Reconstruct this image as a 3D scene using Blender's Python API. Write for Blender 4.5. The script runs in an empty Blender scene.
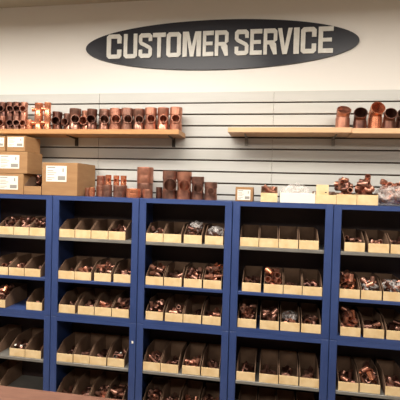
import bpy, bmesh, math, random
from mathutils import Vector, Matrix, Euler
random.seed(11)
scene = bpy.context.scene
C = scene.collection

# ------------------------------------------------------------------ camera, world, lights, exposure
def look_matrix(loc, yaw, pitch, roll):
    cy, sy, cp, sp = math.cos(yaw), math.sin(yaw), math.cos(pitch), math.sin(pitch)
    f = Vector((-sy*cp, cy*cp, sp)); r = Vector((cy, sy, 0)); u = r.cross(f)
    c, s = math.cos(roll), math.sin(roll)
    r2 = r*c + u*s; u2 = u*c - r*s
    m = Matrix((r2, u2, -f)).transposed().to_4x4(); m.translation = loc
    return m
cam_d = bpy.data.cameras.new('camera'); cam = bpy.data.objects.new('camera', cam_d); C.objects.link(cam)
cam_d.sensor_width = 36; cam_d.lens = 37.8; cam_d.clip_start = .05
cam.matrix_world = look_matrix(Vector((.0039, -2.7778, 1.64)), math.radians(9.848), math.radians(-1.4526), math.radians(1.5645))
scene.camera = cam

world = bpy.data.worlds.new('world'); scene.world = world; world.use_nodes = True
world.node_tree.nodes['Background'].inputs[0].default_value = (1, .92, .82, 1)
world.node_tree.nodes['Background'].inputs[1].default_value = .05

CEIL = 2.872
LIGHTS = [(-2.3, -1.18, 25), (-.75, -1.18, 28), (.8, -1.18, 17), (-2.3, -3.3, 22), (-.4, -3.3, 22), (1.5, -3.3, 17)]
for lx, ly, pw in LIGHTS:
    ld = bpy.data.lights.new('fluorescent_tube_light', 'AREA'); ld.shape = 'RECTANGLE'; ld.size = 1.16; ld.size_y = .54
    ld.energy = pw; ld.color = (1, .94, .86)
    lo = bpy.data.objects.new('fluorescent_tube_light', ld); C.objects.link(lo); lo.location = (lx, ly, CEIL-.075)

vs = scene.view_settings
vs.view_transform = 'Standard'; vs.look = 'None'; vs.gamma = 1; vs.use_curve_mapping = False
vs.exposure = 0.42

# ------------------------------------------------------------------ materials
MATS = {}
def mat(name, col, rough=.6, metal=0., col2=None, scale=20., bump=0., bscale=200., stretch=(1, 1, 1), detail=4., spec=.5, lo=.35, hi=.65):
    m = bpy.data.materials.new(name); m.use_nodes = True
    nt = m.node_tree; b = nt.nodes['Principled BSDF']
    b.inputs['Roughness'].default_value = rough; b.inputs['Metallic'].default_value = metal
    b.inputs['Specular IOR Level'].default_value = spec
    b.inputs['Base Color'].default_value = (*col, 1)
    if col2 or bump:
        tc = nt.nodes.new('ShaderNodeTexCoord'); mp = nt.nodes.new('ShaderNodeMapping')
        oi = nt.nodes.new('ShaderNodeObjectInfo')
        mp.inputs['Scale'].default_value = stretch
        nt.links.new(tc.outputs['Object'], mp.inputs['Vector'])
        mul = nt.nodes.new('ShaderNodeMath'); mul.operation = 'MULTIPLY'; mul.inputs[1].default_value = 37.
        nt.links.new(oi.outputs['Random'], mul.inputs[0])
    if col2:
        n = nt.nodes.new('ShaderNodeTexNoise'); n.noise_dimensions = '4D'
        n.inputs['Scale'].default_value = scale; n.inputs['Detail'].default_value = detail
        nt.links.new(mp.outputs[0], n.inputs['Vector']); nt.links.new(mul.outputs[0], n.inputs['W'])
        r = nt.nodes.new('ShaderNodeValToRGB')
        r.color_ramp.elements[0].position = lo; r.color_ramp.elements[1].position = hi
        r.color_ramp.elements[0].color = (*col, 1); r.color_ramp.elements[1].color = (*col2, 1)
        nt.links.new(n.outputs['Fac'], r.inputs[0]); nt.links.new(r.outputs[0], b.inputs['Base Color'])
    if bump:
        n2 = nt.nodes.new('ShaderNodeTexNoise'); n2.inputs['Scale'].default_value = bscale
        nt.links.new(mp.outputs[0], n2.inputs['Vector'])
        bp = nt.nodes.new('ShaderNodeBump'); bp.inputs['Strength'].default_value = bump; bp.inputs['Distance'].default_value = .002
        nt.links.new(n2.outputs['Fac'], bp.inputs['Height']); nt.links.new(bp.outputs[0], b.inputs['Normal'])
    MATS[name] = m
    return m
mat('wall_paint', (.83, .79, .735), .7, bump=.15, bscale=150)
mat('store_wall_paint', (.48, .45, .42), .8)
mat('ceiling_paint', (.46, .42, .33), .9, bump=.3, bscale=60)
mat('floor_tile', (.30, .26, .21), .45, col2=(.36, .31, .25), scale=6)
mat('slat_laminate', (.535, .53, .495), .42, col2=(.565, .56, .525), scale=3, stretch=(1, 1, 12))
mat('groove_mdf', (.07, .045, .03), .8)
mat('blue_paint', (.032, .060, .185), .38, col2=(.042, .074, .215), scale=5, bump=.1, bscale=40)
mat('shaded_back', (.040, .022, .021), .6)  # near-black back panel: the shade inside the cabinets is put into its colour
mat('grey_steel', (.23, .22, .20), .42, metal=.35, col2=(.29, .28, .255), scale=8)
mat('bin_front_lit', (.76, .53, .265), .75, col2=(.86, .65, .37), scale=18, bump=.2, bscale=90)  # same kraft as the trays, painted paler to carry the light on the fronts
mat('bin_kraft_shaded', (.165, .092, .055), .85, col2=(.215, .125, .075), scale=14)  # same kraft as the fronts, with the shade inside the bins painted in
mat('box_kraft', (.33, .175, .075), .8, col2=(.38, .21, .09), scale=9, stretch=(1, 1, 5))
mat('box_flap', (.39, .22, .095), .8)
mat('tape', (.50, .31, .14), .35)
mat('paper', (.80, .77, .68), .7)
mat('print_ink', (.30, .28, .25), .8)
mat('white_card', (.86, .82, .72), .7)
mat('shelf_wood', (.44, .215, .080), .5, col2=(.52, .275, .11), scale=10, stretch=(1, 8, 18), detail=6)
mat('shelf_pale', (.62, .37, .20), .5, col2=(.68, .43, .245), scale=10, stretch=(1, 8, 18), detail=6)
mat('black_steel', (.035, .03, .028), .5)
mat('sign_board', (.014, .014, .021), .34, spec=.35)
mat('sign_letter', (.62, .60, .54), .35, col2=(.70, .68, .62), scale=30)
mat('copper_bright', (.82, .32, .17), .26, metal=.74, col2=(.60, .21, .11), scale=28)
mat('copper_pink', (.60, .27, .175), .28, metal=.74, col2=(.38, .16, .11), scale=22)
mat('copper_brown', (.42, .21, .15), .30, metal=.74, col2=(.17, .085, .065), scale=20)
mat('copper_dark', (.12, .058, .048), .34, metal=.88, col2=(.25, .11, .075), scale=22)
mat('counter_laminate', (.135, .058, .036), .5, col2=(.17, .078, .05), scale=16, stretch=(1, 6, 1))
mat('counter_body', (.20, .10, .06), .6)
mat('fixture_white', (.8, .8, .78), .5)
def emission(name, col, st):
    m = bpy.data.materials.new(name); m.use_nodes = True; nt = m.node_tree
    b = nt.nodes['Principled BSDF']; b.inputs['Base Color'].default_value = (*col, 1)
    b.inputs['Emission Color'].default_value = (*col, 1); b.inputs['Emission Strength'].default_value = st; MATS[name] = m
emission('lamp_diffuser', (1, .93, .82), 3.)
def plastic(name, alpha, tint):
    m = bpy.data.materials.new(name); m.use_nodes = True; nt = m.node_tree
    b = nt.nodes['Principled BSDF']; out = nt.nodes['Material Output']
    b.inputs['Base Color'].default_value = (*tint, 1); b.inputs['Roughness'].default_value = .18
    t = nt.nodes.new('ShaderNodeBsdfTransparent'); mx = nt.nodes.new('ShaderNodeMixShader')
    n = nt.nodes.new('ShaderNodeTexNoise'); n.inputs['Scale'].default_value = 45
    tc = nt.nodes.new('ShaderNodeTexCoord'); nt.links.new(tc.outputs['Object'], n.inputs['Vector'])
    r = nt.nodes.new('ShaderNodeMapRange'); r.inputs[1].default_value = .35; r.inputs[2].default_value = .65
    r.inputs[3].default_value = max(alpha-.22, .02); r.inputs[4].default_value = alpha+.22
    nt.links.new(n.outputs['Fac'], r.inputs[0]); nt.links.new(r.outputs[0], mx.inputs[0])
    nt.links.new(t.outputs[0], mx.inputs[1]); nt.links.new(b.outputs[0], mx.inputs[2]); nt.links.new(mx.outputs[0], out.inputs[0])
    MATS[name] = m
plastic('bag_plastic', .22, (.88, .83, .80))
plastic('bag_cloudy', .38, (.80, .68, .63))

# ------------------------------------------------------------------ mesh helpers
def mesh_from(name, verts, faces, smooth=False):
    me = bpy.data.meshes.new(name); me.from_pydata(verts, [], faces); me.update()
    if smooth:
        me.polygons.foreach_set('use_smooth', [True]*len(me.polygons))
    return me
class MB:
    def __init__(self): self.v = []; self.f = []
    def box(self, x0, x1, y0, y1, z0, z1):
        n = len(self.v)
        self.v += [(x0,y0,z0),(x1,y0,z0),(x1,y1,z0),(x0,y1,z0),(x0,y0,z1),(x1,y0,z1),(x1,y1,z1),(x0,y1,z1)]
        self.f += [tuple(n+i for i in q) for q in ((0,3,2,1),(4,5,6,7),(0,1,5,4),(1,2,6,5),(2,3,7,6),(3,0,4,7))]
        return self
    def prism_x(self, prof, x0, x1):               # prof: list of (y,z), extruded along x
        n = len(self.v); k = len(prof)
        self.v += [(x0, y, z) for y, z in prof] + [(x1, y, z) for y, z in prof]
        self.f += [tuple(n+i for i in range(k))[::-1], tuple(n+k+i for i in range(k))]
        self.f += [(n+i, n+(i+1) % k, n+k+(i+1) % k, n+k+i) for i in range(k)]
        return self
    def me(self, name, m, bevel=0., smooth=False):
        me = mesh_from(name, self.v, self.f, smooth)
        if bevel:
            bm = bmesh.new(); bm.from_mesh(me)
            bmesh.ops.recalc_face_normals(bm, faces=bm.faces)
            bmesh.ops.bevel(bm, geom=list(bm.edges), offset=bevel, segments=1, affect='EDGES')
            bm.to_mesh(me); bm.free()
        else:
            bm = bmesh.new(); bm.from_mesh(me); bmesh.ops.recalc_face_normals(bm, faces=bm.faces); bm.to_mesh(me); bm.free()
        me.materials.append(MATS[m])
        return me
def put(name, me, parent=None, loc=(0,0,0), rot=(0,0,0), scl=(1,1,1)):
    o = bpy.data.objects.new(name, me); C.objects.link(o); o.parent = parent
    o.location = loc; o.rotation_euler = rot; o.scale = scl
    return o
def tag(o, label, cat, group=None, kind=None):
    if label: o['label'] = label
    if cat: o['category'] = cat
    if group: o['group'] = group
    if kind: o['kind'] = kind
    return o
def bx(name, m, dims, parent=None, bevel=0.):
    return put(name, MB().box(*dims).me(name, m, bevel), parent)
def ring_frames(path):
    """parallel-transport frames along a polyline"""
    path = [Vector(p) for p in path]; T = []
    for i in range(len(path)):
        a = path[max(i-1, 0)]; b = path[min(i+1, len(path)-1)]
        T.append((b-a).normalized())
    n = T[0].orthogonal().normalized(); fr = []
    for i, t in enumerate(T):
        n = (n - t*n.dot(t)).normalized(); fr.append((path[i], n, t.cross(n)))
    return fr
def hollow_sweep(name, path, radii, wall, seg=16, m='copper_pink', smooth=True):
    """hollow pipe along a path: outer skin, inner skin and two end rims"""
    fr = ring_frames(path); v = []; f = []
    def rings(rs, off):
        for (p, n, b), r in zip(fr, rs):
            for k in range(seg):
                a = 2*math.pi*k/seg; v.append(tuple(p + n*(r*math.cos(a)) + b*(r*math.sin(a))))
    K = len(fr); rings(radii, 0); rings([r-wall for r in radii], K*seg)
    o2 = K*seg
    for i in range(K-1):
        for k in range(seg):
            k2 = (k+1) % seg
            f.append((i*seg+k, i*seg+k2, (i+1)*seg+k2, (i+1)*seg+k))
            f.append((o2+i*seg+k2, o2+i*seg+k, o2+(i+1)*seg+k, o2+(i+1)*seg+k2))
    for k in range(seg):
        k2 = (k+1) % seg; e = (K-1)*seg
        f.append((k2, k, o2+k, o2+k2)); f.append((e+k, e+k2, o2+e+k2, o2+e+k))
    me = mesh_from(name, v, f, smooth)
    bm = bmesh.new(); bm.from_mesh(me); bmesh.ops.recalc_face_normals(bm, faces=bm.faces)
    for e in bm.edges:                       # crisp rims
        if len(e.link_faces) == 2 and e.calc_face_angle(0) > .9: e.smooth = False
    bm.to_mesh(me); bm.free()
    me.materials.append(MATS[m])
    return me
def lathe_solid(profile, seg=20):
    """closed solid of revolution about z, profile = [(r,z)...] bottom to top"""
    bm = bmesh.new(); R = []
    for r, z in profile:
        R.append([bm.verts.new((r*math.cos(2*math.pi*k/seg), r*math.sin(2*math.pi*k/seg), z)) for k in range(seg)])
    for a, b in zip(R, R[1:]):
        for k in range(seg): bm.faces.new((a[k], a[(k+1) % seg], b[(k+1) % seg], b[k]))
    bm.faces.new(R[0][::-1]); bm.faces.new(R[-1])
    return bm
def tmp_obj(bm, mtx=None):
    if mtx is not None: bmesh.ops.transform(bm, matrix=mtx, verts=bm.verts)
    me = bpy.data.meshes.new('tmp'); bm.to_mesh(me); bm.free()
    o = bpy.data.objects.new('tmp', me); C.objects.link(o)
    return o
def tee_mesh(name, R, L, r, blen, m, wall=.0024, seg=24):
    """pipe tee: vertical run from z=0 to L, branch towards -y, bored through with booleans"""
    s = L*.30; e = R*.07
    outer = tmp_obj(lathe_solid([(R, 0), (R, s), (R-e, s+.004), (R-e, L-s-.004), (R, L-s), (R, L)], seg))
    side = Matrix.Translation((0, 0, L/2)) @ Matrix.Rotation(math.pi/2, 4, 'X')
    br = tmp_obj(lathe_solid([(r-.002, 0), (r-.002, blen*.62), (r, blen*.68), (r, blen)], seg), side)
    i1 = tmp_obj(lathe_solid([(R-e-wall, -.01), (R-e-wall, L+.01)], seg))
    i2 = tmp_obj(lathe_solid([(r-.002-wall, 0), (r-.002-wall, blen+.01)], seg), side)
    for o, op in ((br, 'UNION'), (i1, 'DIFFERENCE'), (i2, 'DIFFERENCE')):
        md = outer.modifiers.new('b', 'BOOLEAN'); md.operation = op; md.object = o; md.solver = 'EXACT'
    dg = bpy.context.evaluated_depsgraph_get()
    me = bpy.data.meshes.new_from_object(outer.evaluated_get(dg)); me.name = name
    for o in (outer, br, i1, i2): bpy.data.objects.remove(o)
    bm = bmesh.new(); bm.from_mesh(me)
    bmesh.ops.remove_doubles(bm, verts=bm.verts, dist=.00005)
    for f in bm.faces: f.smooth = True
    for e_ in bm.edges: e_.smooth = not (len(e_.link_faces) == 2 and e_.calc_face_angle(0) > .6)
    bm.to_mesh(me); bm.free()
    me.materials.clear(); me.materials.append(MATS[m])
    return me
def coupling_mesh(name, R, L, m, seg=20, wall=.003):
    z = [0, L*.04, L*.44, L*.47, L*.53, L*.56, L*.96, L]
    k = [.985, 1, 1, .99, .99, 1, 1, .985]
    return hollow_sweep(name, [(0, 0, q) for q in z], [R*q for q in k], wall, seg, m)
def elbow_path(R, bend, stub, rise, n=7):
    """vertical stub, an arc bending towards -y, then an outlet stub"""
    pts = [(0, 0, 0), (0, 0, rise*.97), (0, 0, rise)]
    for i in range(1, n+1):
        a = bend*i/n; pts.append((0, -R*(1-math.cos(a)), rise + R*math.sin(a)))
    x, y, z = pts[-1]; d = (0, -math.sin(bend), math.cos(bend))
    pts.append((0, y+d[1]*.003, z+d[2]*.003)); pts.append((0, y+d[1]*stub, z+d[2]*stub))
    return pts
def elbow_mesh(name, r, bend, m, arc=1.1, stub=1., rise=1., seg=16, wall=.0025, n=7):
    p = elbow_path(r*arc, bend, r*stub, r*rise, n)
    rr = [r, r] + [r*.93]*(len(p)-4) + [r, r]
    return hollow_sweep(name, p, rr, wall, seg, m)

# ------------------------------------------------------------------ room
def struct(name, m, dims): return tag(bx(name, m, dims), None, None, kind='structure')
struct('floor', 'floor_tile', (-4.2, 3.6, -6.5, .02, -.1, 0))
struct('wall_back', 'wall_paint', (-4.2, 3.6, .02, .14, 0, CEIL+.05))
struct('wall_left', 'store_wall_paint', (-4.32, -4.2, -6.5, .14, 0, CEIL+.05))
struct('wall_right', 'store_wall_paint', (3.6, 3.72, -6.5, .14, 0, CEIL+.05))
struct('wall_front', 'store_wall_paint', (-4.32, 3.72, -6.62, -6.5, 0, CEIL+.05))
struct('ceiling', 'ceiling_paint', (-4.32, 3.72, -6.62, .14, CEIL+.05, CEIL+.15))

# ceiling fixtures around the lights
fh = MB(); fh.box(-.60, .60, -.30, .30, -.008, 0)
for a in ((-.61, .61, -.31, -.29), (-.61, .61, .29, .31), (-.61, -.59, -.31, .31), (.59, .61, -.31, .31)): fh.box(*a, -.06, 0)
fh = fh.me('housing', 'fixture_white'); fd = MB().box(-.585, .585, -.285, .285, -.014, -.009).me('diffuser', 'lamp_diffuser')
wh = ['over the left end of the cabinets', 'over the middle of the cabinets', 'over the right end of the cabinets',
      'behind the camera on the left', 'behind the camera in the middle', 'behind the camera on the right']
for (lx, ly, pw), w in zip(LIGHTS, wh):
    e = put('ceiling_light', None, None, (lx, ly, CEIL+.05))
    tag(e, 'white recessed fluorescent ceiling light '+w, 'ceiling light', 'fluorescent ceiling lights')
    put('housing', fh, e); put('diffuser', fd, e)

# ------------------------------------------------------------------ slatwall
K0 = 2.2173; PIT = .0762; PTOP = 2.289
for px0, w in ((-2.409, 'left third, behind the stacked cartons'), (-1.2095, 'middle third, between the two wooden shelves'), (-.010, 'right third, behind the pale shelf')):
    e = put('slatwall_panel', None, None, (px0, 0, 0)); tag(e, 'cream slatwall panel covering the '+w, 'wall panel', 'slatwall panels')
    bx('backing_board', 'groove_mdf', (.0005, 1.199, .013, .0195, K0-15*PIT-.03, PTOP), e)
    top = MB().box(.001, 1.1985, 0, .0135, 0, PTOP-K0-.004).me('slat', 'slat_laminate', .0012)
    put('slat', top, e, (0, 0, K0+.004))
    sl = MB().box(.001, 1.1985, 0, .0135, .005, PIT-.005).me('slat', 'slat_laminate', .0012)
    for k in range(15): put('slat', sl, e, (0, 0, K0-(k+1)*PIT))

# ------------------------------------------------------------------ oval sign
SX, SZ, SA, SB = -.407, 2.603, .917, .1665
def ellipse_prism(a, b, y0, y1, n=96):
    m = MB()
    m.v = [(a*math.cos(2*math.pi*k/n), y1, b*math.sin(2*math.pi*k/n)) for k in range(n)] + \
          [((a-.003)*math.cos(2*math.pi*k/n), y0, (b-.003)*math.sin(2*math.pi*k/n)) for k in range(n)]
    m.f = [tuple(range(n)), tuple(range(n, 2*n))] + [(k, (k+1) % n, n+(k+1) % n, n+k) for k in range(n)]
    return m
sign = put('wall_sign', None, None, (SX, 0, SZ))
tag(sign, 'long dark oval sign reading CUSTOMER SERVICE high on the cream wall', 'sign')
put('sign_board', ellipse_prism(SA, SB, .006, .0195).me('sign_board', 'sign_board'), sign)
def glyph(ch, W, H):
    t = .060 if W > .07 else .046
    t = min(t, W*.40); h = .17*H; c = min(.016, W*.2); H_ = H
    if ch == 'I': return [[(0,0),(W,0),(W,H),(0,H)]]
    if ch == 'C': return [[(c,0),(W-c,0),(W,c),(W,.37*H),(W-t*.72,.37*H),(W-t*.72,h),(t*.72,h),(t*.72,H-h),(W-t*.72,H-h),(W-t*.72,.63*H),(W,.63*H),(W,H-c),(W-c,H),(c,H),(0,H-c),(0,c)]]
    if ch == 'U': u = t*.68; return [[(0,H),(u,H),(u,h),(W-u,h),(W-u,H),(W,H),(W,c),(W-c,0),(c,0),(0,c)]]
    if ch == 'S':
        u = t*.66
        return [[(0,.34*H),(u,.34*H),(u,h),(W-u,h),(W-u,.36*H),(c*.7,.54*H),(0,.64*H),(0,H-c),(c,H),(W-c,H),(W,H-c),(W,.68*H),(W-u,.68*H),(W-u,H-h),(u,H-h),(u,.66*H),(W-c*.7,.48*H),(W,.38*H),(W,c),(W-c,0),(c,0),(0,c)]]
    if ch == 'T': u = t*.72; return [[(W/2-u/2,0),(W/2+u/2,0),(W/2+u/2,H-h),(W,H-h),(W,H),(0,H),(0,H-h),(W/2-u/2,H-h)]]
    if ch == 'O': u = t*.68; return [[(c,0),(W-c,0),(W,c),(W,H-c),(W-c,H),(c,H),(0,H-c),(0,c)], [(u,h),(u,H-h),(W-u,H-h),(W-u,h)]]
    if ch == 'M': u = .030; return [[(0,0),(u,0),(u,.70*H),(W/2-.012,0),(W/2+.012,0),(W-u,.70*H),(W-u,0),(W,0),(W,H),(W-.040,H),(W/2,.42*H),(.040,H),(0,H)]]
    if ch == 'E': u = min(t*.75, W*.5); return [[(0,0),(W,0),(W,h),(u,h),(u,.43*H),(W*.9,.43*H),(W*.9,.57*H),(u,.57*H),(u,H-h),(W,H-h),(W,H),(0,H)]]
    if ch == 'R': u = t*.66; return [[(0,0),(u,0),(u,.40*H),(W*.42,.40*H),(W-u,0),(W,0),(W-.006,.40*H),(W-c*1.1,.48*H),(W,.56*H),(W,H-c),(W-c,H),(0,H)], [(u,.54*H),(u,H-h),(W-u,H-h),(W-u,.54*H)]]
    if ch == 'V': u = t*.70; return [[(W/2-u*.55,0),(W/2+u*.55,0),(W,H),(W-u,H),(W/2,.30*H),(u,H),(0,H)]]
spans = [(-1.163,-1.056),(-1.040,-.943),(-.932,-.838),(-.833,-.744),(-.737,-.637),(-.625,-.500),(-.488,-.416),(-.407,-.317),(-.275,-.185),(-.175,-.098),(-.088,-.001),(.002,.094),(.103,.138),(.148,.244),(.257,.348)]
LH = .166
for ch, (a, b) in zip('CUSTOMERSERVICE', spans):
    cu = bpy.data.curves.new('letter', 'CURVE'); cu.dimensions = '2D'; cu.fill_mode = 'BOTH'; cu.extrude = .004
    for loop in glyph(ch, b-a, LH):
        s = cu.splines.new('POLY'); s.points.add(len(loop)-1); s.use_cyclic_u = True
        for p_, (x, y) in zip(s.points, loop): p_.co = (x, y, 0, 1)
    t = bpy.data.objects.new('tmp', cu); C.objects.link(t)
    me = bpy.data.meshes.new_from_object(t.evaluated_get(bpy.context.evaluated_depsgraph_get()))
    bpy.data.objects.remove(t); me.name = 'letter'; me.materials.clear(); me.materials.append(MATS['sign_letter'])
    put('letter', me, sign, (a-SX, .002, 2.526-SZ), (math.pi/2, 0, 0))

# ------------------------------------------------------------------ wooden shelves on brackets
def shelf(x0, x1, zt, m, label, brackets, bm_='black_steel'):
    e = put('wall_shelf', None, None, (x0, -.001, zt)); tag(e, label, 'shelf', 'wooden shelves on the slatwall')
    bx('board', m, (0, x1-x0, -.204, 0, -.031, 0), e, .002)
    for bxx in brackets:
        b = MB()
        b.box(-.010, .010, -.012, .0005, -.090, -.031); b.prism_x([(-.012, -.0312), (-.15, -.0312), (-.15, -.036), (-.012, -.046)], -.003, .003)
        put('bracket', b.me('bracket', bm_), e, (bxx-x0, 0, 0))
shelf(-2.30, -.589, 2.011, 'shelf_wood', 'honey wood shelf crowded with copper tees on the left', (-1.370, -.668, -2.1))
shelf(-.2816, .4450, 2.025, 'shelf_pale', 'pale wood shelf board, mostly empty, right of centre', (-.180, .368), 'grey_steel')
shelf(.4465, 1.7, 2.021, 'shelf_pale', 'pale wood shelf board at right edge carrying dark copper elbows', (.95, 1.5), 'grey_steel')

# ------------------------------------------------------------------ blue cabinets (two stacked in each bay)
CW = .572; CH = .773; CB = .802; YF = -.300
LEFTS = [-1.955, -1.379, -.803, -.227, .348]
BAY = ['leftmost', 'second', 'middle', 'fourth', 'rightmost']
FL = .043
SHELVES = {'upper': (1.310-CB, 1.043-CB), 'lower': (.510-.028, .252-.028)}
cm = {}
cm['side'] = MB().box(0, .003, YF+.012, -.004, 0, CH).me('side_panel', 'blue_paint')
cm['back'] = MB().box(.003, CW-.003, -.0065, -.004, .003, CH-.003).me('back_panel', 'shaded_back')
cm['top'] = MB().box(0, CW, YF+.012, -.004, CH-.003, CH).box(0, CW, YF+.001, YF+.012, CH-.027, CH).me('top_panel', 'blue_paint')
cm['bot'] = MB().box(0, CW, YF+.012, -.004, .020, .023).box(0, CW, YF+.001, YF+.012, 0, .023).me('bottom_panel', 'blue_paint')
cm['post'] = MB().box(0, FL, YF, YF+.012, .001, CH-.001).me('front_post', 'blue_paint', .003)
cm['shelf_grey'] = MB().box(.004, CW-.004, YF+.014, -.008, -.003, 0).me('shelf', 'grey_steel')
cm['shelf_blue'] = MB().box(.004, CW-.004, YF+.014, -.008, -.003, 0).me('shelf', 'blue_paint')
cm['lip_grey'] = MB().box(FL+.001, CW-FL-.001, YF+.002, YF+.0135, -.019, 0).me('shelf_lip', 'grey_steel', .0015)
cm['lip_blue'] = MB().box(FL+.001, CW-FL-.001, YF+.002, YF+.0135, -.019, 0).me('shelf_lip', 'blue_paint', .0015)
for i, x0 in enumerate(LEFTS):
    for lev, zb in (('upper', CB), ('lower', .028)):
        e = put('blue_cabinet', None, None, (x0, 0, zb))
        tag(e, ('upper' if lev == 'upper' else 'lower') + ' blue metal open cabinet, ' + BAY[i] + (' bay' if i in (0, 2, 4) else ' bay from left') + ', full of cardboard bins', 'cabinet', 'blue metal cabinets')
        put('side_panel', cm['side'], e); put('side_panel', cm['side'], e, (CW-.003, 0, 0))
        put('back_panel', cm['back'], e); put('top_panel', cm['top'], e); put('bottom_panel', cm['bot'], e)
        put('front_post', cm['post'], e); put('front_post', cm['post'], e, (CW-FL, 0, 0))
        for j, sz in enumerate(SHELVES[lev]):
            col = 'grey' if j == 0 or lev == 'lower' else 'blue'
            s = put('shelf', cm['shelf_'+col], e, (0, 0, sz)); put('shelf_lip', cm['lip_'+col], s)
        if lev == 'upper' and i == 1: put('shelf_liner', MB().box(FL, CW-FL, YF+.003, -.02, .0231, .0236).me('shelf_liner', 'grey_steel'), e)
        if lev == 'lower' and i == 1: put('lock_rivet', MB().box(-.006, .006, -.002, 0, -.008, .008).me('lock_rivet', 'white_card', .001), e, (CW-.020, YF, .652))
# plinth under the cabinets
pl = bx('cabinet_plinth', 'black_steel', (LEFTS[0], LEFTS[-1]+CW, -.29, -.004, 0, .0275)); tag(pl, 'low black plinth under the row of blue cabinets', 'plinth')

# ------------------------------------------------------------------ service counter in the foreground
ctr = put('service_counter', None, None, (-.9, -1.4, 0)); tag(ctr, 'reddish brown service counter top along the bottom left foreground', 'counter')
bx('counter_top', 'counter_laminate', (-1.5, 1.6, -.62, 0, .868, .903), ctr, .003)
bx('counter_body', 'counter_body', (-1.46, 1.56, -.58, -.04, .09, .8675), ctr)
bx('toe_kick', 'black_steel', (-1.44, 1.54, -.54, -.06, 0, .0895), ctr)

# ------------------------------------------------------------------ small fittings used in the bins
MF = ['copper_bright', 'copper_pink', 'copper_brown', 'copper_dark']
small = {}
for m in MF:
    small['elbow', m] = elbow_mesh('copper_elbow', .0125, math.pi/2, m, arc=1.0, stub=.9, rise=.9, seg=10, wall=.0018, n=3)
    small['coupling', m] = hollow_sweep('copper_coupling', [(0,0,-.020),(0,0,-.003),(0,0,.003),(0,0,.020)], [.0135,.0135,.0125,.0135], .0018, 10, m)
    small['reducer', m] = hollow_sweep('copper_reducer', [(0,0,-.022),(0,0,-.004),(0,0,.006),(0,0,.022)], [.017,.017,.010,.010], .0018, 10, m)
    small['tee', m] = tee_mesh('copper_tee', .0120, .050, .0115, .027, m, .0018, 10)
def drop_pile(x0, x1, y0, y1, zb, n, scale, kinds, mats, lab, grp, zmax=.2):
    """drop n fittings one after the other into a tray so that they rest on each other"""
    done = []; rad = .0175*scale
    for _ in range(n):
        best = None
        for _try in range(24):
            x = random.uniform(x0+rad*1.25, x1-rad*1.25); y = random.uniform(y0+rad*1.25, y1-rad); z = zb+rad*1.15
            for (a, b, c) in done:
                d2 = (a-x)**2+(b-y)**2; lim = (1.8*rad)**2
                if d2 < lim: z = max(z, c+math.sqrt(lim-d2))
            if best is None or z < best[2]: best = (x, y, z)
        x, y, z = best; done.append(best)
        k = random.choice(kinds); m = random.choice(mats)
        o = put('copper_'+k, small[k, m], None, (x, y, z), [random.uniform(0, 6.28) for _ in range(3)], (scale,)*3)
        if k in ('elbow', 'tee'):     # centre the mesh on the point
            ctr_ = Vector((0, -.011, .014)) if k == 'elbow' else Vector((0, -.006, .025))
            o.location = Vector((x, y, z)) - o.rotation_euler.to_matrix() @ (ctr_*scale)
        tag(o, 'copper %s %s' % ({'elbow': 'elbow fitting', 'coupling': 'straight coupling', 'reducer': 'stepped reducer', 'tee': 'tee fitting'}[k], lab), 'pipe fitting', grp)

# ------------------------------------------------------------------ cardboard bins
BWD, BD, BF, BH = .112, .250, .052, .108
def tray_mesh(W, D, F, H, name='parts_bin', m='bin_kraft_shaded'):
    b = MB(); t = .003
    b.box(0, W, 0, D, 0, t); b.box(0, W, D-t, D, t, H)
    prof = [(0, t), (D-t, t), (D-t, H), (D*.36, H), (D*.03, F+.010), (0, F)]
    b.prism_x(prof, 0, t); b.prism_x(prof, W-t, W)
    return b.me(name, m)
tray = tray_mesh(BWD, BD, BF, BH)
frontp = MB().box(-.0005, BWD+.0005, -.004, .0, .0005, BF).me('front_panel', 'bin_front_lit', .0012)
BINS = {
 (0,1): [(-1.766,2),(-1.653,2),(-1.544,2)], (0,2): [(-1.801,1),(-1.685,1),(-1.572,0)], (0,3): [(-1.817,3),(-1.556,0)],
 (0,4): [(-1.673,1),(-1.558,0)],
 (1,1): [(-1.335,0),(-1.226,0),(-1.117,0),(-1.002,1)], (1,2): [(-1.335,0),(-1.222,1),(-1.091,2),(-.964,1)],
 (1,3): [(-1.327,0),(-1.197,1),(-1.085,1),(-.969,2)], (1,4): [(-1.335,0),(-1.222,0),(-1.109,0),(-.992,1)],
 (1,5): [(-1.332,0),(-1.222,0),(-1.109,1),(-.995,2)],
 (2,1): [(-.758,1),(-.647,0),(-.520,2),(-.391,1)], (2,2): [(-.753,2),(-.637,1),(-.513,2),(-.394,3)],
 (2,3): [(-.749,2),(-.625,1),(-.511,0),(-.392,1)], (2,4): [(-.757,1),(-.644,0),(-.510,1),(-.392,0)],
 (2,5): [(-.757,2),(-.642,1),(-.517,1),(-.396,2)],
 (3,1): [(-.180,0),(-.067,0),(.046,0),(.161,0)], (3,2): [(-.160,1),(-.032,3),(.081,0),(.190,1)],
 (3,3): [(-.181,2),(-.049,2),(.070,1),(.189,1)], (3,4): [(-.178,0),(-.043,0),(.072,0),(.190,0)],
 (3,5): [(-.166,1),(-.049,1),(.066,0),(.187,0)],
 (4,1): [(.413,1),(.542,1),(.660,1)], (4,2): [(.395,3),(.512,2),(.630,2)],
 (4,3): [(.407,3),(.534,1),(.656,1)], (4,4): [(.406,1),(.524,3),(.660,1)], (4,5): [(.408,1),(.524,1),(.643,1)]}
RZ = {1: 1.310, 2: 1.043, 3: .8255, 4: .510, 5: .252}
ROW = {1: 'top shelf', 2: 'second shelf', 3: 'third shelf', 4: 'fourth shelf', 5: 'bottom shelf'}
NTH = ['first', 'second', 'third', 'fourth']
CONTENT = {0: 'nearly empty', 1: 'part-filled', 2: 'well-filled', 3: 'heaped'}
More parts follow.
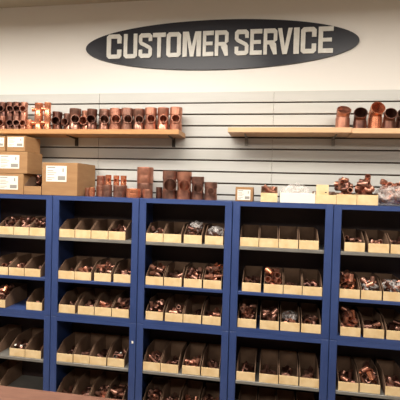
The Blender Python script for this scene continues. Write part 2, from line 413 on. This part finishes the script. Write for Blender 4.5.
def make_bin(col, row, i, x, lvl, y=-.291):
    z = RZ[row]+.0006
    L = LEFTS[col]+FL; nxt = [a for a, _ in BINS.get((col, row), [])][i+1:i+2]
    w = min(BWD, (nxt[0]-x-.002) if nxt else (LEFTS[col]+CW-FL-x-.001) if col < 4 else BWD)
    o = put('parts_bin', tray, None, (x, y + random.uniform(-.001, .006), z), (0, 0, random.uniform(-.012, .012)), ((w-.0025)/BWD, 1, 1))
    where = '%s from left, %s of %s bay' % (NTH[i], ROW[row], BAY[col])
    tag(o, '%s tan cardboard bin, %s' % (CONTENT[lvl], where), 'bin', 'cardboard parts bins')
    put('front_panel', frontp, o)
    n, sc = {0: (4, 1.05), 1: (11, 1.05), 2: (16, 1.05), 3: (17, 1.1)}[lvl]
    mats = {0: ['copper_dark', 'copper_brown'], 1: ['copper_dark', 'copper_brown', 'copper_pink'], 2: ['copper_pink', 'copper_brown', 'copper_brown', 'copper_dark'], 3: ['copper_pink', 'copper_bright', 'copper_pink', 'copper_brown']}[lvl]
    kinds = random.choice([['elbow'], ['coupling'], ['tee'], ['elbow', 'coupling'], ['reducer', 'coupling'], ['tee', 'elbow']])
    y1 = {0: .20, 1: .15, 2: .125, 3: .125}[lvl]
    drop_pile(x+.004, x+w-.004, y+.006, y+y1, z+.003, n, sc, kinds, mats,
              'in %s bin, %s, %s bay' % (NTH[i], ROW[row], BAY[col]), 'fittings in %s bin, %s, %s bay' % (NTH[i], ROW[row], BAY[col]))
for (col, row), lst in BINS.items():
    for i, (x, lvl) in enumerate(lst): make_bin(col, row, i, x, lvl)
# two bins pushed back on the lower shelves of the leftmost bay
for row, x, y in ((4, -1.877, -.262), (5, -1.868, -.262)):
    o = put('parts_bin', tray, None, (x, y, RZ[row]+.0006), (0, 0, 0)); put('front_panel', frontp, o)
    tag(o, 'empty cardboard bin pushed back at left frame edge, %s, leftmost bay' % ROW[row], 'bin', 'cardboard parts bins')

# ------------------------------------------------------------------ clear plastic bags
def bag_mesh(seed, sx, sy, sz):
    rnd = random.Random(seed); bm = bmesh.new(); bmesh.ops.create_icosphere(bm, subdivisions=3, radius=1)
    dirs = [(Vector((rnd.gauss(0,1), rnd.gauss(0,1), rnd.gauss(0,1))).normalized(), rnd.uniform(5, 13), rnd.uniform(0, 6)) for _ in range(9)]
    for v in bm.verts:
        n = v.co.normalized(); d = 1 + sum(.045*math.sin(n.dot(a)*f + p) for a, f, p in dirs) + rnd.uniform(-.03, .03)
        v.co = Vector((n.x*d*sx, n.y*d*sy, max(n.z*d, -.8)*sz))
    me = bpy.data.meshes.new('plastic_bag'); bm.to_mesh(me); bm.free()
    me.materials.append(MATS['bag_plastic'])
    return me
def bag(x, y, z, sx, sy, sz, label, seed):
    o = put('plastic_bag', bag_mesh(seed, sx, sy, sz), None, (x, y, z+sz*.8)); tag(o, label, 'plastic bag', 'clear plastic bags')
    return o
bag(-.465, -.205, 1.362, .044, .055, .044, 'crumpled clear plastic bag in third bin, top shelf of middle bay', 1)
bag(-.336, -.215, 1.348, .047, .060, .040, 'puffed clear plastic bag in fourth bin, top shelf of middle bay', 2)
bag(.570, -.225, 1.080, .044, .052, .032, 'clear plastic bag in second bin, second shelf of rightmost bay', 3)
bag(.690, -.225, 1.078, .055, .056, .042, 'large clear plastic bag at right frame edge, second shelf of rightmost bay', 4)
bag(.129, -.200, .857, .044, .052, .034, 'clear plastic bag in third bin, third shelf of fourth bay', 5)

# ------------------------------------------------------------------ cartons on top of the left cabinets
TOPZ = CB+CH+.0006
def carton(x0, x1, z0, z1, depth, label, lab=None, yf=-.290):
    e = put('carton', None, None, (x0, yf, z0)); tag(e, label, 'cardboard box', 'cardboard cartons')
    w, h = x1-x0, z1-z0
    bx('body', 'box_kraft', (0, w, 0, depth, 0, h-.004), e, .002)
    bx('flap', 'box_flap', (.001, w-.001, .001, depth/2-.001, h-.004, h), e); bx('flap', 'box_flap', (.001, w-.001, depth/2+.001, depth-.001, h-.004, h), e)
    bx('packing_tape', 'tape', (0, w, depth/2-.025, depth/2+.025, h, h+.0006), e)
    if lab:
        a, b, c, d = lab
        s = bx('shipping_label', 'paper', (a*w, b*w, -.0012, 0, c*h, d*h), e)
        W_ = (b-a)*w; H_ = (d-c)*h
        for (u0, u1, v0, v1) in ((.06, .45, .86, .93), (.06, .36, .66, .71), (.06, .5, .54, .58), (.06, .4, .42, .46), (.58, .94, .10, .36), (.80, .86, .62, .86), (.06, .3, .1, .14), (.06, .42, .22, .26)):
            bx('print_line', 'print_ink', (a*w+u0*W_, a*w+u1*W_, -.0016, -.0011, c*h+v0*H_, c*h+v1*H_), s)
carton(-1.86, -1.594, TOPZ, 1.709, .18, 'bottom carton of the stack at left edge, white label on front', (.35, .86, .22, .88))
carton(-1.85, -1.568, 1.7105, 1.853, .18, 'middle carton of the stack at left edge, widest white label', (.30, .80, .22, .84))
carton(-1.835, -1.728, 1.8545, 1.952, .18, 'small carton atop the stack, cut by left frame edge', (.15, .92, .3, .9))
carton(-1.717, -1.586, 1.8545, 1.954, .18, 'small labelled carton atop the stack, just under the honey shelf', (.06, .92, .28, .92))
carton(-1.463, -1.220, TOPZ, 1.786, .272, 'large square brown carton with white label standing alone on cabinets', (.12, .70, .42, .90))
carton(-.218, -.114, TOPZ, 1.661, .15, 'small carton with white label on the fourth cabinet', (.12, .86, .10, .82), yf=-.275)

# bins on the cabinet tops
def top_bin(x0, x1, H, F, depth, label, front='bin_front_lit', m='bin_kraft_shaded', yf=-.283):
    w = x1-x0
    o = put('open_bin', tray_mesh(w, depth, F, H, 'open_bin', m), None, (x0, yf, TOPZ)); tag(o, label, 'bin', 'open bins on the cabinet tops')
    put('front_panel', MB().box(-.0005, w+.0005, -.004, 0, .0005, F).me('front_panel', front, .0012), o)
    return o
top_bin(-1.590, -1.470, .118, .055, .20, 'low tan bin between the carton stack and the large carton', 'box_kraft')
drop_pile(-1.585, -1.482, -.22, -.11, TOPZ+.003, 9, 1.3, ['elbow'], ['copper_dark'], 'lying dark in the low bin between cartons', 'dark fittings between the cartons')
top_bin(-.067, .029, .095, .054, .20, 'small tan bin with tall back beside the small labelled carton')
drop_pile(-.064, .026, -.26, -.13, TOPZ+.003, 7, 1.2, ['coupling'], ['copper_pink'], 'in small tan bin beside labelled carton', 'fittings in the small tan bin')
top_bin(.045, .2425, .058, .058, .20, 'wide white card tray holding a clear plastic bag', 'white_card', 'white_card')
bag(.135, -.18, TOPZ+.004, .084, .080, .060, 'crumpled clear plastic bag in the white card tray', 6)
o = top_bin(.2445, .3595, .072, .053, .20, 'tan bin with a raised front flap beside the white tray')
f = MB().box(.003, .072, .0, .004, .053, .110).me('raised_flap', 'bin_front_lit', .001); put('raised_flap', f, o)
put('flap_slot', MB().box(-.005, .005, -.0008, 0, -.003, .003).me('flap_slot', 'black_steel'), o, (.056, 0, .066))
drop_pile(.248, .356, -.27, -.13, TOPZ+.003, 8, 1.1, ['reducer'], ['copper_brown'], 'in tan bin with raised flap', 'fittings in the flap bin')
top_bin(.3615, .4705, .067, .058, .21, 'tan bin of large copper elbows beside the raised-flap bin')
drop_pile(.365, .467, -.275, -.10, TOPZ+.003, 14, 1.35, ['elbow', 'tee'], ['copper_pink', 'copper_brown', 'copper_pink', 'copper_dark'], 'heaped in the bin beside the raised-flap bin', 'large fittings, bin beside flap bin')
top_bin(.4735, .5845, .067, .058, .21, 'tan bin heaped with copper fittings next to the bulging bag')
drop_pile(.477, .581, -.275, -.10, TOPZ+.003, 16, 1.35, ['elbow', 'reducer', 'coupling'], ['copper_pink', 'copper_brown', 'copper_pink', 'copper_dark'], 'heaped in the bin next to the bulging bag', 'large fittings, bin next to bag')
drop_pile(.61, .78, -.26, -.12, TOPZ+.001, 17, 1.4, ['elbow', 'coupling'], ['copper_pink'], 'inside the bulging plastic bag at right', 'fittings inside the bulging bag')
bag(.700, -.185, TOPZ, .115, .100, .068, 'bulging cloudy plastic bag of copper fittings at right edge', 7).data.materials[0] = MATS['bag_cloudy']

# ------------------------------------------------------------------ copper tees on the left shelf
ST = 2.0113
M1, M2, M3, M4 = 'copper_bright', 'copper_pink', 'copper_brown', 'copper_dark'
TEE = {}
def tee(x, y, z, R, L, r, bl, m, rz, label, group, rest=0):
    key = (R, L, r, bl, m)
    if key not in TEE: TEE[key] = tee_mesh('copper_pipe_tee', R, L, r, bl, m)
    o = put('copper_pipe_tee', TEE[key], None, (x, y, z), (0, 0, rz)); tag(o, label, 'pipe tee', group)
    return o
big = [(-1.468, -.100, .033, .130, .029, M4, .25), (-1.400, -.070, .033, .122, .027, M3, -.1), (-1.334, -.105, .039, .149, .029, M3, .45), (-1.264, -.078, .034, .139, .030, M2, -.05),
       (-1.200, -.131, .033, .141, .030, M4, .25), (-1.128, -.10, .036, .145, .031, M3, .42), (-1.048, -.10, .0400, .149, .030, M2, .4),
       (-.965, -.10, .0405, .150, .029, M3, .4), (-.885, -.10, .038, .145, .028, M3, .35), (-.804, -.10, .040, .152, .028, M2, .32), (-.720, -.10, .038, .152, .027, M2, .28), (-.634, -.10, .041, .154, .028, M2, .2)]
ordn = ['first', 'second', 'third', 'fourth', 'fifth', 'sixth', 'seventh', 'eighth', 'ninth', 'tenth', 'eleventh', 'twelfth']
for i, (x, y, R, L, r, m, rz) in enumerate(big):
    n = len(big)-1-i
    lab = 'large copper pipe tee at the right end of the honey wood shelf' if n == 0 else 'large copper pipe tee, %s from the right end of the honey shelf' % ordn[n]
    tee(x, y, ST+.0005, R, L, r, R+.016, m, rz, lab, 'large tees on the honey shelf')
# bright slim tees stacked two high, branches to the left
for j, (x, y, R_) in enumerate(((-1.581, -.14, .028), (-1.506, -.16, .022))):
    for k in range(2):
        tee(x, y, ST+.0005+k*.0915, R_, .091, .014, R_+.018, M1, -1.05, 'bright copper tee, %s of the %s bright stack on honey shelf' % (('lower', 'upper')[k], ('left', 'right')[j]), 'bright stacked tees')
# small tees two high at the far left
sm = [(-1.908, -.13, M3, .5), (-1.856, -.13, M2, .1), (-1.804, -.13, M4, .5), (-1.754, -.13, M3, .5), (-1.704, -.12, M2, .3)]
for i, (x, y, m, rz) in enumerate(sm):
    for k in range(2):
        tee(x, y, ST+.0005+k*.0965, .0245, .096, .0225, .038, M4 if (k and i % 2) else m, rz, '%s small brown copper tee, %s pair from left end of honey shelf' % (('lower', 'upper')[k], ordn[i]), 'small tees stacked in pairs')
o = put('copper_coupling', coupling_mesh('copper_coupling', .023, .070, M1), None, (-1.655, -.13, ST+.0005)); tag(o, 'short bright copper coupling between small tees and bright stack', 'coupling')

# ------------------------------------------------------------------ copper fittings on top of the cabinets
def coup(x, y, z, R, L, m, label, group='couplings on the cabinet top'):
    o = put('copper_coupling', coupling_mesh('copper_coupling', R, L, m), None, (x, y, z)); return tag(o, label, 'coupling', group)
T0 = TOPZ
coup(-1.187, -.205, T0, .017, .054, M2, 'small copper coupling right beside the large carton')
coup(-1.146, -.230, T0, .018, .058, M1, 'small bright copper coupling in front of the tall narrow one')
coup(-1.112, -.165, T0, .032, .068, M2, 'lower copper coupling of the narrow pair near the carton')
coup(-1.112, -.165, T0+.0685, .029, .068, M2, 'upper copper coupling of the narrow pair near the carton')
coup(-1.056, -.195, T0, .031, .077, M3, 'brown copper coupling under the three bright tees, left one')
coup(-.972, -.185, T0, .045, .075, M3, 'wide brown copper coupling under the three bright tees')
for x, y, zz, rz, w in ((-1.050, -.195, .0775, .5, 'left'), (-1.000, -.185, .0755, .2, 'middle'), (-.953, -.18, .0755, .6, 'right')):
    tee(x, y, T0+zz, .019, .064, .014, .029, M1, rz, 'small bright copper tee standing on couplings, %s of three' % w, 'small bright tees')
coup(-.862, -.240, T0, .046, .058, M1, 'wide short bright copper coupling in front of the tall cylinder')
coup(-.824, -.128, T0, .053, .094, M3, 'brown lower coupling that carries the tall copper cylinder')
coup(-.824, -.128, T0+.0945, .054, .104, M2, 'large tall copper cylinder standing highest among the cabinet-top fittings')
coup(-.770, -.240, T0, .030, .056, M2, 'small copper coupling in front of the tall cylinder, right side')
coup(-.716, -.170, T0, .020, .072, M4, 'narrow dark copper coupling between tall cylinder and big tees')
for x, R, L, r, m, rz, lab in ((-.645, .046, .176, .041, M3, .3, 'largest brown copper tee on cabinet top, leftmost of four'), (-.551, .047, .171, .037, M2, .25, 'reddish copper tee with wide round opening, second of four'),
                               (-.4635, .040, .143, .030, M3, .2, 'dull brown copper tee, third of four on cabinet top'), (-.381, .041, .111, .022, M3, .2, 'shortest copper tee of four, beside the bare slatwall')):
    tee(x, -.18, T0, R, L, r, R+.013, m, rz, lab, 'four big tees on the cabinet top')

# ------------------------------------------------------------------ elbows on the right shelf
SR = 2.0253
for x, y, r, bend, arc, stub, rise, rz, m, lab in (
        (.407, -.10, .042, .75, 1.1, .5, 1.7, .1, M2, 'copper elbow standing alone on the right shelf, opening up, leftmost'),
        (.505, -.11, .039, 1.1, 1.1, .4, 1.4, -.1, M4, 'dark copper elbow, second from left on the right shelf'),
        (.596, -.09, .042, 1.15, 1.1, .5, 1.9, .12, M1, 'tallest bright copper elbow on the right shelf'),
        (.664, -.138, .036, 1.15, 1.1, .5, 1.3, .0, M4, 'small dark copper elbow right of the tallest elbow'),
        (.744, -.10, .035, 1.1, 1.1, .5, 1.5, .0, M4, 'dark copper elbow cut by the right frame edge on shelf')):
    o = put('copper_pipe_elbow', elbow_mesh('copper_pipe_elbow', r, bend, m, arc, stub, rise, 24, .003, 9), None, (x, y, SR+.0005 - (.004 if x > .49 else 0)), (0, 0, rz)); tag(o, lab, 'pipe elbow', 'elbows on the right shelf')
# paper slips lying in bins
for x, y, z, rot, lab in ((-.949, -.24, .510+.050, (.15, -.6, .5), 'pale card strip leaning in fourth bin, fourth shelf of second bay'), (-1.63, -.24, .510+.053, (.5, .2, .3), 'white paper tag lying in first bin, fourth shelf of leftmost bay'),
                          (-.714, -.24, 1.310+.054, (.2, -.5, .3), 'pale card strip lying in first bin, top shelf of middle bay')):
    o = put('card_strip', MB().box(-.035, .035, -.007, .007, -.001, .001).me('card_strip', 'paper'), None, (x, y, z), rot); tag(o, lab, 'card strip', 'card strips in bins')
